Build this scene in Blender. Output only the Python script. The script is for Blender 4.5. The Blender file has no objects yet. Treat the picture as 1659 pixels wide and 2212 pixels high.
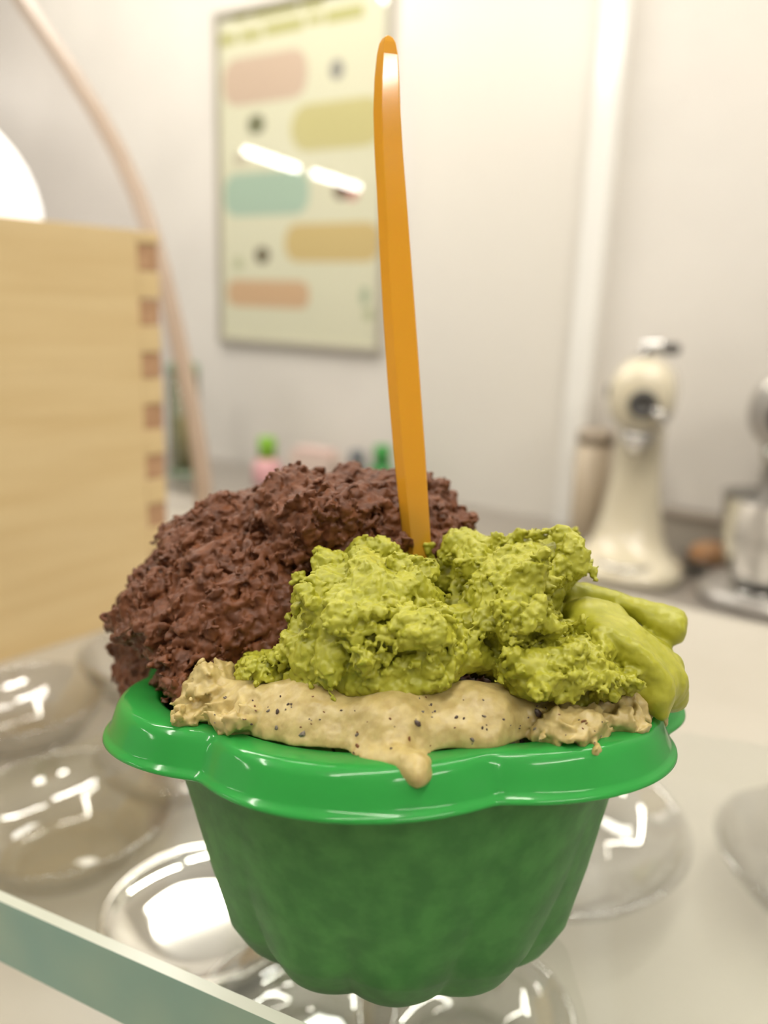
import bpy, bmesh, math, random
import numpy as np
from mathutils import Matrix, Vector
import openvdb

scene = bpy.context.scene
COL = scene.collection
rng = random.Random(7)
R_ = math.radians

# ------------------------------------------------------------------ camera
F_PX, W_PX, H_PX = 1725.0, 1659.0, 2212.0
EYE = Vector((0, 0, 1.34))
PITCH, ROLL, CUP_PITCH = R_(14.5), R_(2.1), R_(-3.0)
FWD = Vector((0, math.cos(PITCH), -math.sin(PITCH)))
_r0, _u0 = Vector((1, 0, 0)), Vector((0, math.sin(PITCH), math.cos(PITCH)))
RIGHT = _r0 * math.cos(ROLL) + _u0 * math.sin(ROLL)
UP = -_r0 * math.sin(ROLL) + _u0 * math.cos(ROLL)
cam = bpy.data.cameras.new('camera')
cam.sensor_fit = 'HORIZONTAL'
cam.sensor_width = 36.0
cam.lens = 36.0 * F_PX / W_PX
cam.clip_start = 0.005
cam.clip_end = 60
cam.dof.use_dof = True
cam.dof.focus_distance = 0.105
cam.dof.aperture_fstop = cam.lens / 2.1
cam.dof.aperture_blades = 0
cam_ob = bpy.data.objects.new('camera', cam)
COL.objects.link(cam_ob)
M3 = Matrix((RIGHT, UP, -FWD)).transposed()
cam_ob.matrix_world = Matrix.Translation(EYE) @ M3.to_4x4()
scene.camera = cam_ob

# ------------------------------------------------------------------ light of the shop (ambient daylight from the open shop side)
world = bpy.data.worlds.new('shop_light')
scene.world = world
world.use_nodes = True
bg = world.node_tree.nodes['Background']
bg.inputs['Color'].default_value = (1.0, 0.945, 0.86, 1)
bg.inputs['Strength'].default_value = 0.66
TUBE_STRENGTH = 82.0
scene.view_settings.view_transform = 'Standard'
scene.view_settings.look = 'None'
scene.view_settings.exposure = -0.48
scene.view_settings.gamma = 1.0
scene.view_settings.use_curve_mapping = False
scene.cycles.use_denoising = True
scene.cycles.max_bounces = 10
scene.cycles.transparent_max_bounces = 16
scene.cycles.caustics_reflective = False
scene.cycles.caustics_refractive = False
scene.cycles.sample_clamp_indirect = 6.0


# ------------------------------------------------------------------ geometry of the view
def ray(px, py):
    return FWD + RIGHT * ((px - 829.5) / F_PX) - UP * ((py - 1106.0) / F_PX)


def hit(px, py, n, d):
    v = ray(px, py)
    return EYE + v * ((d - n.dot(EYE)) / n.dot(v))


ZV = Vector((0, 0, 1))
T = Vector((math.cos(R_(33)), -math.sin(R_(33)), 0))       # along the wall, to the right
N = Vector((math.sin(R_(33)), math.cos(R_(33)), 0))        # into the wall
WALL = 1.70
BACK_Z, NEAR_Z = 0.88, 1.15
WALL_ROT = math.atan2(T.y, T.x)

# frame of the tilted glass sheet and of everything that stands on it
CY = FWD * math.cos(CUP_PITCH) - UP * math.sin(CUP_PITCH)
CZ = FWD * math.sin(CUP_PITCH) + UP * math.cos(CUP_PITCH)
CAM_L = Vector((-0.0023, -0.132, 0.0752))
CUP_ORIGIN = EYE - (RIGHT * CAM_L.x + CY * CAM_L.y + CZ * CAM_L.z)
CUP_M = Matrix.Translation(CUP_ORIGIN) @ Matrix((RIGHT, CY, CZ)).transposed().to_4x4()
_FL = Vector((0, math.cos(CUP_PITCH), math.sin(CUP_PITCH)))
_UL = Vector((0, -math.sin(CUP_PITCH), math.cos(CUP_PITCH)))


def ray_l(px, py):
    return _FL + Vector(((px - 829.5) / F_PX, 0, 0)) - _UL * ((py - 1106.0) / F_PX)


def L(px, py, y):
    """point of the cup frame seen at a pixel, at depth y"""
    v = ray_l(px, py)
    return CAM_L + v * ((y - CAM_L.y) / v.y)


def Lz(px, py, z):
    v = ray_l(px, py)
    return CAM_L + v * ((z - CAM_L.z) / v.z)


# ------------------------------------------------------------------ helpers: materials
def mat(name, color, rough=0.5, **kw):
    m = bpy.data.materials.new(name)
    m.use_nodes = True
    b = m.node_tree.nodes['Principled BSDF']
    b.inputs['Base Color'].default_value = (*color, 1)
    b.inputs['Roughness'].default_value = rough
    for k, v in kw.items():
        b.inputs[k.replace('_', ' ')].default_value = v
    return m


def srgb(r, g, b):
    f = lambda c: (c / 255 / 12.92) if c <= 10 else ((c / 255 + 0.055) / 1.055) ** 2.4
    return (f(r), f(g), f(b))


def noise_color(m, c1, c2, scale, detail=4, stretch=(1, 1, 1), bump=0.0, bump_dist=0.0003, lo=0.35, hi=0.65):
    nt = m.node_tree
    b = nt.nodes['Principled BSDF']
    tc = nt.nodes.new('ShaderNodeTexCoord')
    mp = nt.nodes.new('ShaderNodeMapping')
    mp.inputs['Scale'].default_value = stretch
    nz = nt.nodes.new('ShaderNodeTexNoise')
    nz.inputs['Scale'].default_value = scale
    nz.inputs['Detail'].default_value = detail
    cr = nt.nodes.new('ShaderNodeValToRGB')
    cr.color_ramp.elements[0].position = lo
    cr.color_ramp.elements[1].position = hi
    cr.color_ramp.elements[0].color = (*c1, 1)
    cr.color_ramp.elements[1].color = (*c2, 1)
    nt.links.new(tc.outputs['Object'], mp.inputs['Vector'])
    nt.links.new(mp.outputs['Vector'], nz.inputs['Vector'])
    nt.links.new(nz.outputs['Fac'], cr.inputs['Fac'])
    nt.links.new(cr.outputs['Color'], b.inputs['Base Color'])
    if bump:
        bp = nt.nodes.new('ShaderNodeBump')
        bp.inputs['Strength'].default_value = bump
        bp.inputs['Distance'].default_value = bump_dist
        nt.links.new(nz.outputs['Fac'], bp.inputs['Height'])
        nt.links.new(bp.outputs['Normal'], b.inputs['Normal'])
    return m


def glass_mat(name, tint, rough=0.02, ior=1.45, edge=None):
    """thin clear glass: what is behind shows through, the surface mirrors by Fresnel; 'edge' tints grazing paths through the wall"""
    m = bpy.data.materials.new(name)
    m.use_nodes = True
    nt = m.node_tree
    nt.nodes.clear()
    out = nt.nodes.new('ShaderNodeOutputMaterial')
    mix = nt.nodes.new('ShaderNodeMixShader')
    tr = nt.nodes.new('ShaderNodeBsdfTransparent')
    gl = nt.nodes.new('ShaderNodeBsdfGlossy')
    lf = nt.nodes.new('ShaderNodeLayerWeight')          # Schlick's Fresnel, the same from both sides of the sheet
    lf.inputs['Blend'].default_value = 0.5
    pw = nt.nodes.new('ShaderNodeMath')
    pw.operation = 'POWER'
    pw.inputs[1].default_value = 5.0
    fr = nt.nodes.new('ShaderNodeMapRange')
    fr.inputs['To Min'].default_value = ((ior - 1) / (ior + 1)) ** 2
    nt.links.new(lf.outputs['Facing'], pw.inputs[0])
    nt.links.new(pw.outputs[0], fr.inputs['Value'])
    gl.inputs['Roughness'].default_value = rough
    tr.inputs['Color'].default_value = (*tint, 1)
    if edge:
        lw = nt.nodes.new('ShaderNodeLayerWeight')
        lw.inputs['Blend'].default_value = 0.35
        mx = nt.nodes.new('ShaderNodeMix')
        mx.data_type = 'RGBA'
        mx.inputs['A'].default_value = (*tint, 1)
        mx.inputs['B'].default_value = (*edge, 1)
        nt.links.new(lw.outputs['Facing'], mx.inputs['Factor'])
        nt.links.new(mx.outputs['Result'], tr.inputs['Color'])
    nt.links.new(fr.outputs['Result'], mix.inputs['Fac'])
    nt.links.new(tr.outputs['BSDF'], mix.inputs[1])
    nt.links.new(gl.outputs['BSDF'], mix.inputs[2])
    nt.links.new(mix.outputs['Shader'], out.inputs['Surface'])
    return m


def emit_mat(name, color, strength):
    m = bpy.data.materials.new(name)
    m.use_nodes = True
    b = m.node_tree.nodes['Principled BSDF']
    b.inputs['Base Color'].default_value = (0.8, 0.8, 0.8, 1)
    b.inputs['Emission Color'].default_value = (*color, 1)
    b.inputs['Emission Strength'].default_value = strength
    return m


# ------------------------------------------------------------------ helpers: objects
def link(name, me, m=None, parent=None, smooth=False):
    if m is not None:
        me.materials.append(m)
    if smooth:
        me.polygons.foreach_set('use_smooth', np.ones(len(me.polygons), bool))
    o = bpy.data.objects.new(name, me)
    COL.objects.link(o)
    if parent is not None:
        o.parent = parent
    return o


def bm_obj(name, bm, m=None, parent=None, smooth=False):
    bmesh.ops.recalc_face_normals(bm, faces=bm.faces)
    me = bpy.data.meshes.new(name)
    bm.to_mesh(me)
    bm.free()
    return link(name, me, m, parent, smooth)


def tag(o, label, cat, group=None, kind=None):
    o['label'] = label
    o['category'] = cat
    if group:
        o['group'] = group
    if kind:
        o['kind'] = kind
    return o


def thing(name, label, cat, loc=(0, 0, 0), rotz=0.0, group=None, matrix=None):
    o = bpy.data.objects.new(name, None)
    o.empty_display_size = 0.02
    COL.objects.link(o)
    if matrix is not None:
        o.matrix_world = matrix
    else:
        o.location = loc
        o.rotation_euler = (0, 0, rotz)
    return tag(o, label, cat, group)


def struct(o):
    o['kind'] = 'structure'
    return o


def box_bm(x0, x1, y0, y1, z0, z1, bevel=0.0, seg=2):
    bm = bmesh.new()
    vs = [bm.verts.new((x, y, z)) for z in (z0, z1) for y in (y0, y1) for x in (x0, x1)]
    for f in ((0, 1, 3, 2), (4, 6, 7, 5), (0, 4, 5, 1), (2, 3, 7, 6), (0, 2, 6, 4), (1, 5, 7, 3)):
        bm.faces.new([vs[i] for i in f])
    if bevel:
        bmesh.ops.bevel(bm, geom=list(bm.edges), offset=bevel, segments=seg, affect='EDGES', profile=0.6)
    return bm


def lathe_bm(profile, n=48, closed=False, bm=None, center=(0, 0, 0)):
    """profile: (r, z) pairs; r = 0 ends in a pole"""
    bm = bm or bmesh.new()
    rings = []
    for r, z in profile:
        if r < 1e-6:
            rings.append([bm.verts.new((center[0], center[1], center[2] + z))])
        else:
            rings.append([bm.verts.new((center[0] + r * math.cos(2 * math.pi * i / n), center[1] + r * math.sin(2 * math.pi * i / n), center[2] + z)) for i in range(n)])
    pairs = list(zip(rings, rings[1:])) + ([(rings[-1], rings[0])] if closed else [])
    for a, b in pairs:
        for i in range(n):
            j = (i + 1) % n
            if len(a) == 1 and len(b) == 1:
                continue
            if len(a) == 1:
                bm.faces.new((a[0], b[i], b[j]))
            elif len(b) == 1:
                bm.faces.new((a[i], a[j], b[0]))
            else:
                bm.faces.new((a[i], a[j], b[j], b[i]))
    return bm


def loft_bm(sections, n=40, bm=None):
    """sections: (cx, cy, z, rx, ry, exponent) superellipses stacked in z, ends capped"""
    bm = bm or bmesh.new()
    rings = []
    for cx, cy, z, rx, ry, e in sections:
        ring = []
        for i in range(n):
            a = 2 * math.pi * i / n
            c, s = math.cos(a), math.sin(a)
            ring.append(bm.verts.new((cx + rx * math.copysign(abs(c) ** (2 / e), c), cy + ry * math.copysign(abs(s) ** (2 / e), s), z)))
        rings.append(ring)
    for a, b in zip(rings, rings[1:]):
        for i in range(n):
            j = (i + 1) % n
            bm.faces.new((a[i], a[j], b[j], b[i]))
    bm.faces.new(rings[0][::-1])
    bm.faces.new(rings[-1])
    return bm


def tube_bm(pts, r, n=12, bm=None):
    bm = bm or bmesh.new()
    rings = []
    for i, p in enumerate(pts):
        p = Vector(p)
        d = (Vector(pts[min(i + 1, len(pts) - 1)]) - Vector(pts[max(i - 1, 0)])).normalized()
        a = d.orthogonal().normalized()
        if abs(d.z) < 0.9:
            a = d.cross(ZV).normalized()
        b = d.cross(a)
        rr = r[i] if hasattr(r, '__len__') else r
        rings.append([bm.verts.new(p + (a * math.cos(2 * math.pi * k / n) + b * math.sin(2 * math.pi * k / n)) * rr) for k in range(n)])
    for a, b in zip(rings, rings[1:]):
        for i in range(n):
            bm.faces.new((a[i], a[(i + 1) % n], b[(i + 1) % n], b[i]))
    bm.faces.new(rings[0][::-1])
    bm.faces.new(rings[-1])
    return bm


def prism_bm(outline, y0, y1):
    """outline in (x, z), extruded from y0 to y1"""
    bm = bmesh.new()
    a = [bm.verts.new((x, y0, z)) for x, z in outline]
    b = [bm.verts.new((x, y1, z)) for x, z in outline]
    n = len(outline)
    for i in range(n):
        bm.faces.new((a[i], a[(i + 1) % n], b[(i + 1) % n], b[i]))
    bm.faces.new(a)
    bm.faces.new(b[::-1])
    return bm


def pill(cx, cz, hw, hh, r, n=8):
    """rounded rectangle outline"""
    out = []
    for sx, sz, a0 in ((1, 1, 0), (-1, 1, 90), (-1, -1, 180), (1, -1, 270)):
        for k in range(n + 1):
            a = R_(a0 + 90 * k / n)
            out.append((cx + sx * (hw - r) + r * math.cos(a), cz + sz * (hh - r) + r * math.sin(a)))
    return out


# ================================================================== THE ROOM
wall_mat = mat('wall_paint', srgb(226, 221, 214), 0.32)
noise_color(wall_mat, srgb(222, 217, 210), srgb(230, 225, 218), 3.0)
wall_mat.node_tree.nodes['Principled BSDF'].inputs['Specular IOR Level'].default_value = 0.6
trim_mat = mat('trim_gloss', srgb(243, 241, 236), 0.15)
panel_mat = mat('panel_gloss', srgb(228, 223, 214), 0.28)
floor_mat = noise_color(mat('floor_tile', (0.4, 0.37, 0.33), 0.4), (0.38, 0.35, 0.31), (0.44, 0.41, 0.37), 6)
ceil_mat = mat('ceiling_paint', (0.82, 0.81, 0.79), 0.8)


def wall_matrix(s, d, z):
    """frame on the wall direction: s along the wall, d depth into the wall, z height"""
    p = T * s + N * d
    return Matrix.Translation((p.x, p.y, z)) @ Matrix.Rotation(WALL_ROT, 4, 'Z')


def on_wall(o, s=0.0, d=WALL, z=0.0):
    o.matrix_world = wall_matrix(s, d, z)
    return o


def wall_sz(px, py, d=WALL):
    p = hit(px, py, N, d)
    return p.dot(T), p.z


w = on_wall(bm_obj('wall_back', box_bm(-3.4, 2.2, 0, 0.12, 0, 2.6), wall_mat))
struct(w)
struct(bm_obj('floor', box_bm(-9, 4, -5, 5, -0.05, 0), floor_mat))
struct(bm_obj('ceiling', box_bm(-9, 4, -5, 5, 2.6, 2.68), ceil_mat))

# the large smooth panel right of the poster, its bright edge trim
s0, _ = wall_sz(906, 200)
s1, _ = wall_sz(1296, 200)
s2, _ = wall_sz(1352, 200)
struct(on_wall(bm_obj('trim_1', box_bm(s0, s1, -0.012, 0.0, 0.2, 2.55, 0.003), panel_mat)))
struct(on_wall(bm_obj('trim_2', box_bm(s1 + 0.001, s2, -0.045, 0.0, 0.2, 2.55, 0.008), trim_mat)))

# tubes on the ceiling: the two seen mirrored in the poster, and unseen ones added to brighten wall and cup
tube_mat = emit_mat('tube_glow', (1.0, 0.95, 0.85), TUBE_STRENGTH)
lamp_body = mat('lamp_white', (0.8, 0.8, 0.78), 0.4)


def ceiling_tube(x, y, ang, label, length=1.19, rad=0.024):
    t = thing('tube_lamp', label, 'ceiling lamp', (x, y, 2.6), ang, 'tube lamps on the ceiling')
    bm_obj('housing', box_bm(-length / 2, length / 2, -0.035, 0.035, -0.04, -0.001, 0.006), lamp_body, t)
    bm = tube_bm([(-length / 2 + 0.02, 0, -0.041 - rad), (length / 2 - 0.02, 0, -0.041 - rad)], rad, 12)
    bm_obj('tube', bm, tube_mat, t, True)
    return t


ceiling_tube(-5.47, 0.76, R_(46), 'lit tube lamp mirrored as the upper left bar in the poster glass', 0.93, 0.026)
ceiling_tube(-6.24, -0.12, R_(50), 'lit tube lamp mirrored as the lower right bar in the poster glass', 0.93, 0.026)
for lx, ly, txt in ((-1.15, 1.75, 'above the left end of the poster'), (0.62, 0.72, 'above the stand mixers'), (-0.2, -0.35, 'above the cup'), (-1.6, 0.3, 'above the wooden box'), (0.9, -1.0, 'behind the viewer')):
    ceiling_tube(lx, ly, R_(45), 'unseen lit white tube lamp added on the ceiling ' + txt)

pl = thing('added_panel_lamp', 'unseen square glowing panel added on the ceiling near the poster wall', 'ceiling lamp', (-0.36, 1.52, 2.6), R_(-33))  # added light: gives the dish its bright patch and lifts the wall
bm_obj('housing', box_bm(-0.32, 0.32, -0.19, 0.19, -0.03, -0.001, 0.004), lamp_body, pl)
bm_obj('diffuser', box_bm(-0.30, 0.30, -0.17, 0.17, -0.034, -0.0302), emit_mat('panel_glow', (1.0, 0.955, 0.87), 18.0), pl)

# ------------------------------------------------------------------ counters
steel = noise_color(mat('brushed_steel', (0.5, 0.47, 0.43), 0.32, Metallic=0.7), (0.44, 0.41, 0.37), (0.54, 0.50, 0.46), 30, stretch=(1, 20, 20))
white_lam = noise_color(mat('white_counter', srgb(174, 168, 156), 0.3), srgb(171, 165, 152), srgb(178, 172, 160), 9)
carcass = mat('counter_body', srgb(205, 200, 190), 0.5)

t = on_wall(thing('back_counter', 'brushed steel counter along the white wall under the stand mixers', 'counter'), 0, 0, 0)
bm_obj('worktop', box_bm(-2.6, 1.6, WALL - 0.72, WALL - 0.002, BACK_Z - 0.04, BACK_Z, 0.006), steel, t)
bm_obj('base_cabinet', box_bm(-2.55, 1.55, WALL - 0.68, WALL - 0.002, 0.0, BACK_Z - 0.041), carcass, t)
t = on_wall(thing('display_counter', 'pale white counter under the glass sheet and the wooden box', 'counter'), 0, 0, 0)
bm_obj('worktop', box_bm(-1.5, 1.3, -0.25, 0.541, NEAR_Z - 0.03, NEAR_Z, 0.004), white_lam, t)
bm_obj('base_cabinet', box_bm(-1.48, 1.28, -0.2, 0.51, 0.0, NEAR_Z - 0.031), carcass, t)

# ================================================================== GLASS SHEET under the cup
pane_glass = glass_mat('sheet_glass', (0.97, 0.985, 0.975), 0.01, 1.45)
edge_mat = mat('glass_edge', srgb(128, 160, 146), 0.18, Coat_Weight=0.5)
noise_color(edge_mat, srgb(104, 150, 142), srgb(160, 178, 152), 26, 2, stretch=(1, 1, 1), lo=0.3, hi=0.7)  # streaky tint paints the inner reflections of the glass edge
edge_mat.node_tree.nodes['Principled BSDF'].inputs['Transmission Weight'].default_value = 0.25
chamfer_mat = mat('glass_chamfer', srgb(205, 208, 192), 0.2)
TH = 0.0135
pA, pB = Lz(0, 1935, -0.0003), Lz(640, 2216, -0.0003)
e = (pB - pA).normalized()
nrm = Vector((-e.y, e.x, 0))
if nrm.y < 0:
    nrm = -nrm
pane = thing('glass_sheet', 'clear glass sheet with a green edge, the cup stands on it', 'glass sheet', matrix=CUP_M)
Q = [pA - e * 0.055, pA + e * 0.34, pA + e * 0.34 + nrm * 0.155, pA - e * 0.055 + nrm * 0.155]


def slab(quad, z0, z1, inset=0.0):
    bm = bmesh.new()
    lo = [bm.verts.new((p.x, p.y, z0)) for p in quad]
    hi = [bm.verts.new((p.x, p.y, z1)) for p in quad]
    for i in range(4):
        bm.faces.new((lo[i], lo[(i + 1) % 4], hi[(i + 1) % 4], hi[i]))
    bm.faces.new(lo[::-1])
    bm.faces.new(hi)
    return bm


bm_obj('pane', slab([Q[0] + nrm * 0.0012, Q[1] + nrm * 0.0012, Q[2], Q[3]], -TH, -0.0003), pane_glass, pane)
bm_obj('polished_edge', slab([Q[0], Q[1], Q[1] + nrm * 0.0011, Q[0] + nrm * 0.0011], -TH + 0.0010, -0.0013), edge_mat, pane)
bm = bmesh.new()
for z0, z1 in ((-0.0013, -0.0003), (-TH, -TH + 0.001)):
    zt = z1 if z0 > -0.005 else z0
    zb = z0 if z0 > -0.005 else z1
    ends = []
    for p in (Q[0], Q[1]):
        ends.append([bm.verts.new((p.x, p.y, zb)), bm.verts.new((p.x + nrm.x * 0.0011, p.y + nrm.y * 0.0011, zt)), bm.verts.new((p.x + nrm.x * 0.0011, p.y + nrm.y * 0.0011, zb))])
    a, b = ends
    for i in range(3):
        bm.faces.new((a[i], a[(i + 1) % 3], b[(i + 1) % 3], b[i]))
    bm.faces.new(a)
    bm.faces.new(b[::-1])
bm_obj('chamfer', bm, chamfer_mat, pane)
# steel standoffs that carry the sheet, on the counter
for q, k in ((Q[1] - e * 0.05 + nrm * 0.03, 0), (Q[2] - e * 0.05 - nrm * 0.03, 1), (Q[3] + e * 0.012 - nrm * 0.012, 2)):
    top = CUP_M @ Vector((q.x, q.y, -TH))
    so = bm_obj('standoff', lathe_bm([(0, 0), (0.008, 0), (0.008, 0.003), (0.005, 0.005), (0.005, top.z - NEAR_Z - 0.002), (0, top.z - NEAR_Z - 0.002)], 20), steel, None, True)
    so.location = (top.x, top.y, NEAR_Z)
    mw = so.matrix_basis.copy()
    so.parent = pane
    so.matrix_parent_inverse = CUP_M.inverted()

# ================================================================== THE CUP
N_F = 12
cup = thing('gelato_cup', 'green plastic gelato cup with scalloped rim and twisted flutes', 'cup', matrix=CUP_M)


def plastic(name, c1, c2, scale, rough, trans, coat=0.0, bump=0.0, spec=0.5):
    m = bpy.data.materials.new(name)
    m.use_nodes = True
    nt = m.node_tree
    b = nt.nodes['Principled BSDF']
    noise_color(m, c1, c2, scale, 3, bump=bump)
    b.inputs['Roughness'].default_value = rough
    b.inputs['Coat Weight'].default_value = coat
    b.inputs['Coat Roughness'].default_value = 0.03
    b.inputs['Specular IOR Level'].default_value = spec
    out = nt.nodes['Material Output']
    tl = nt.nodes.new('ShaderNodeBsdfTranslucent')
    nt.links.new(b.inputs['Base Color'].links[0].from_socket, tl.inputs['Color'])
    mx = nt.nodes.new('ShaderNodeMixShader')
    mx.inputs['Fac'].default_value = trans
    nt.links.new(b.outputs['BSDF'], mx.inputs[1])
    nt.links.new(tl.outputs['BSDF'], mx.inputs[2])
    nt.links.new(mx.outputs['Shader'], out.inputs['Surface'])
    return m


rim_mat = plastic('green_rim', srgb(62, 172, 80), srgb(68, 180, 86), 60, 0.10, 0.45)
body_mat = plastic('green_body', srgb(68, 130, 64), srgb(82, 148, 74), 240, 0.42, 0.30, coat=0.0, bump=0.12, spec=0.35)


def scal(p):
    """radius of the scalloped crease of the rim"""
    k = abs(math.sin(3.5 * (p - R_(233.5))))
    return 0.0396 + 0.0050 * (k * k + 0.015) ** 0.36


def body_r(z, phi, inner=False):
    """outer radius of the fluted body at height z"""
    prof = [(0.0, 0.0228), (0.0010, 0.0248), (0.0028, 0.0262), (0.006, 0.0284), (0.0150, 0.0315), (0.0272, 0.0349), (0.0395, 0.0386)]
    zs, rs = zip(*prof)
    r = float(np.interp(z, zs, rs))
    t = min(1.0, max(0.0, (z - 0.028) / 0.010))
    r -= t * t * max(0.0, r - (scal(phi) - 0.0016))
    amp = 0.036 * float(np.interp(z, (0, 0.004, 0.010, 0.018, 0.032, 0.040), (1.2, 1.05, 0.55, 0.20, 0.07, 0.0)))
    ph = N_F * phi - 62.0 * z + 0.4
    r *= 1 + amp * (abs(math.cos(ph / 2)) * 2 - 1.35)
    return r - (0.0009 if inner else 0)


def ring_mesh(levels, n, closed_bottom=True):
    bm = bmesh.new()
    rings = []
    for f in levels:
        rings.append([bm.verts.new(f(2 * math.pi * i / n)) for i in range(n)])
    for a, b in zip(rings, rings[1:]):
        for i in range(n):
            j = (i + 1) % n
            bm.faces.new((a[i], a[j], b[j], b[i]))
    return bm, rings


lv = []
for z in list(np.linspace(0, 0.006, 9)) + list(np.linspace(0.008, 0.0395, 28)):
    lv.append(lambda p, z=z: (body_r(z, p) * math.cos(p), body_r(z, p) * math.sin(p), z))
for z in list(np.linspace(0.0395, 0.0014, 20)):
    lv.append(lambda p, z=z: (body_r(z, p, True) * math.cos(p), body_r(z, p, True) * math.sin(p), z))
bm, rings = ring_mesh(lv, 360)
# concave underside and inner floor
low = [bm.verts.new((0.018 * math.cos(2 * math.pi * i / 360), 0.018 * math.sin(2 * math.pi * i / 360), 0.0012)) for i in range(360)]
for i in range(360):
    j = (i + 1) % 360
    bm.faces.new((low[i], low[j], rings[0][j], rings[0][i]))
bm.faces.new(low)
bm.faces.new(rings[-1])
bm_obj('body', bm, body_mat, cup, True)


def rimf(dr, z, inner=None):
    def f(p):
        r = scal(p) + dr if inner is None else inner + (scal(p) - 0.0446) * 0.5
        return (r * math.cos(p), r * math.sin(p), z)
    return f


ZT = 0.0417
lv = [rimf(0, ZT - 0.0034, 0.0384), rimf(0, ZT - 0.0008, 0.0386), rimf(0, ZT - 0.0002, 0.0389), rimf(0, ZT, 0.0394),
      rimf(-0.0018, ZT + 0.0001), rimf(-0.0008, ZT + 0.00005), rimf(-0.0003, ZT - 0.00015), rimf(0.0001, ZT - 0.0006), rimf(0.0004, ZT - 0.0011),
      rimf(0.0009, ZT - 0.0026), rimf(0.0014, ZT - 0.0040), rimf(0.0016, ZT - 0.0044), rimf(0.0020, ZT - 0.0046), rimf(0.00225, ZT - 0.0049), rimf(0.0023, ZT - 0.0052),
      rimf(0.0020, ZT - 0.0054), rimf(0.0012, ZT - 0.0053), rimf(0.0007, ZT - 0.0049), rimf(0.0000, ZT - 0.0030), rimf(-0.0007, ZT - 0.0014),
      rimf(0, ZT - 0.0011, 0.0399), rimf(0, ZT - 0.0036, 0.0394), rimf(0, ZT - 0.0036, 0.0386)]
bm, rings = ring_mesh(lv + [lv[0]], 432)
bmesh.ops.remove_doubles(bm, verts=bm.verts, dist=1e-7)
bm_obj('rim', bm, rim_mat, cup, True)


# ================================================================== GELATO
def _hash(ix, iy, iz, seed):
    h = (ix.astype(np.uint32) * np.uint32(374761393) + iy.astype(np.uint32) * np.uint32(668265263) + iz.astype(np.uint32) * np.uint32(2147483647 - 58) + np.uint32((seed * 974634547) & 0xffffffff))
    h ^= h >> np.uint32(13)
    h *= np.uint32(1274126177)
    h ^= h >> np.uint32(16)
    h *= np.uint32(2246822519)
    h ^= h >> np.uint32(15)
    return h


_G = np.array([(1, 1, 0), (-1, 1, 0), (1, -1, 0), (-1, -1, 0), (1, 0, 1), (-1, 0, 1), (1, 0, -1), (-1, 0, -1),
               (0, 1, 1), (0, -1, 1), (0, 1, -1), (0, -1, -1), (1, 1, 0), (-1, 1, 0), (0, -1, 1), (0, -1, -1)], np.float32)


def perlin(P, freq, seed=0):
    p = P * np.float32(freq) + np.float32(100.37)
    i = np.floor(p)
    f = p - i
    i = i.astype(np.int32)
    u = f * f * f * (f * (f * 6 - 15) + 10)
    res = np.zeros(len(P), np.float32)
    for dx in (0, 1):
        wx = u[:, 0] if dx else 1 - u[:, 0]
        for dy in (0, 1):
            wy = u[:, 1] if dy else 1 - u[:, 1]
            for dz in (0, 1):
                wz = u[:, 2] if dz else 1 - u[:, 2]
                g = _G[_hash(i[:, 0] + dx, i[:, 1] + dy, i[:, 2] + dz, seed) & np.uint32(15)]
                res += wx * wy * wz * (g[:, 0] * (f[:, 0] - dx) + g[:, 1] * (f[:, 1] - dy) + g[:, 2] * (f[:, 2] - dz))
    return res


def worley(P, freq, seed=0):
    """distance to the nearest feature point, in cells"""
    p = P * np.float32(freq) + np.float32(57.13)
    i = np.floor(p).astype(np.int32)
    f = (p - i).astype(np.float32)
    best = np.full(len(P), 9, np.float32)
    for dx in (-1, 0, 1):
        for dy in (-1, 0, 1):
            for dz in (-1, 0, 1):
                h = _hash(i[:, 0] + dx, i[:, 1] + dy, i[:, 2] + dz, seed)
                ox = (h & np.uint32(1023)).astype(np.float32) / 1023 + dx - f[:, 0]
                oy = ((h >> np.uint32(10)) & np.uint32(1023)).astype(np.float32) / 1023 + dy - f[:, 1]
                oz = ((h >> np.uint32(20)) & np.uint32(1023)).astype(np.float32) / 1023 + dz - f[:, 2]
                np.minimum(best, ox * ox + oy * oy + oz * oz, out=best)
    return np.sqrt(best)


def ell(P, c, r, rot=0.0):
    q = P - np.array(c, np.float32)
    if rot:
        cs, sn = math.cos(rot), math.sin(rot)
        q = np.stack((q[..., 0] * cs + q[..., 2] * sn, q[..., 1], -q[..., 0] * sn + q[..., 2] * cs), -1)
    r = np.array(r, np.float32)
    k0 = np.linalg.norm(q / r, axis=-1)
    k1 = np.linalg.norm(q / (r * r), axis=-1)
    return k0 * (k0 - 1) / np.maximum(k1, 1e-6)


def cap(P, a, b, ra, rb):
    a = np.array(a, np.float32)
    b = np.array(b, np.float32)
    ab = b - a
    h = np.clip(((P - a) @ ab) / float(ab @ ab), 0, 1)
    return np.linalg.norm(P - a - h[..., None] * ab, axis=-1) - (ra + (rb - ra) * h)


def smin(a, b, k):
    h = np.clip(0.5 + 0.5 * (b - a) / k, 0, 1)
    return b + (a - b) * h - k * h * (1 - h)


def E(px, py, y, rx, rz, ry, rot=0.0):
    """ellipsoid given by its centre pixel at depth y and its pixel radii"""
    c = L(px, py, y)
    s = (y - CAM_L.y) / F_PX
    return lambda P: ell(P, c, (rx * s, ry, rz * s), R_(rot))


def K(p0, y0, p1, y1, r0, r1):
    a, b = L(*p0, y0), L(*p1, y1)
    return lambda P: cap(P, a, b, r0 * (y0 - CAM_L.y) / F_PX, r1 * (y1 - CAM_L.y) / F_PX)


def union(fs, k):
    def f(P):
        d = fs[0](P)
        for g in fs[1:]:
            d = smin(d, g(P), k)
        return d
    return f


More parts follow.
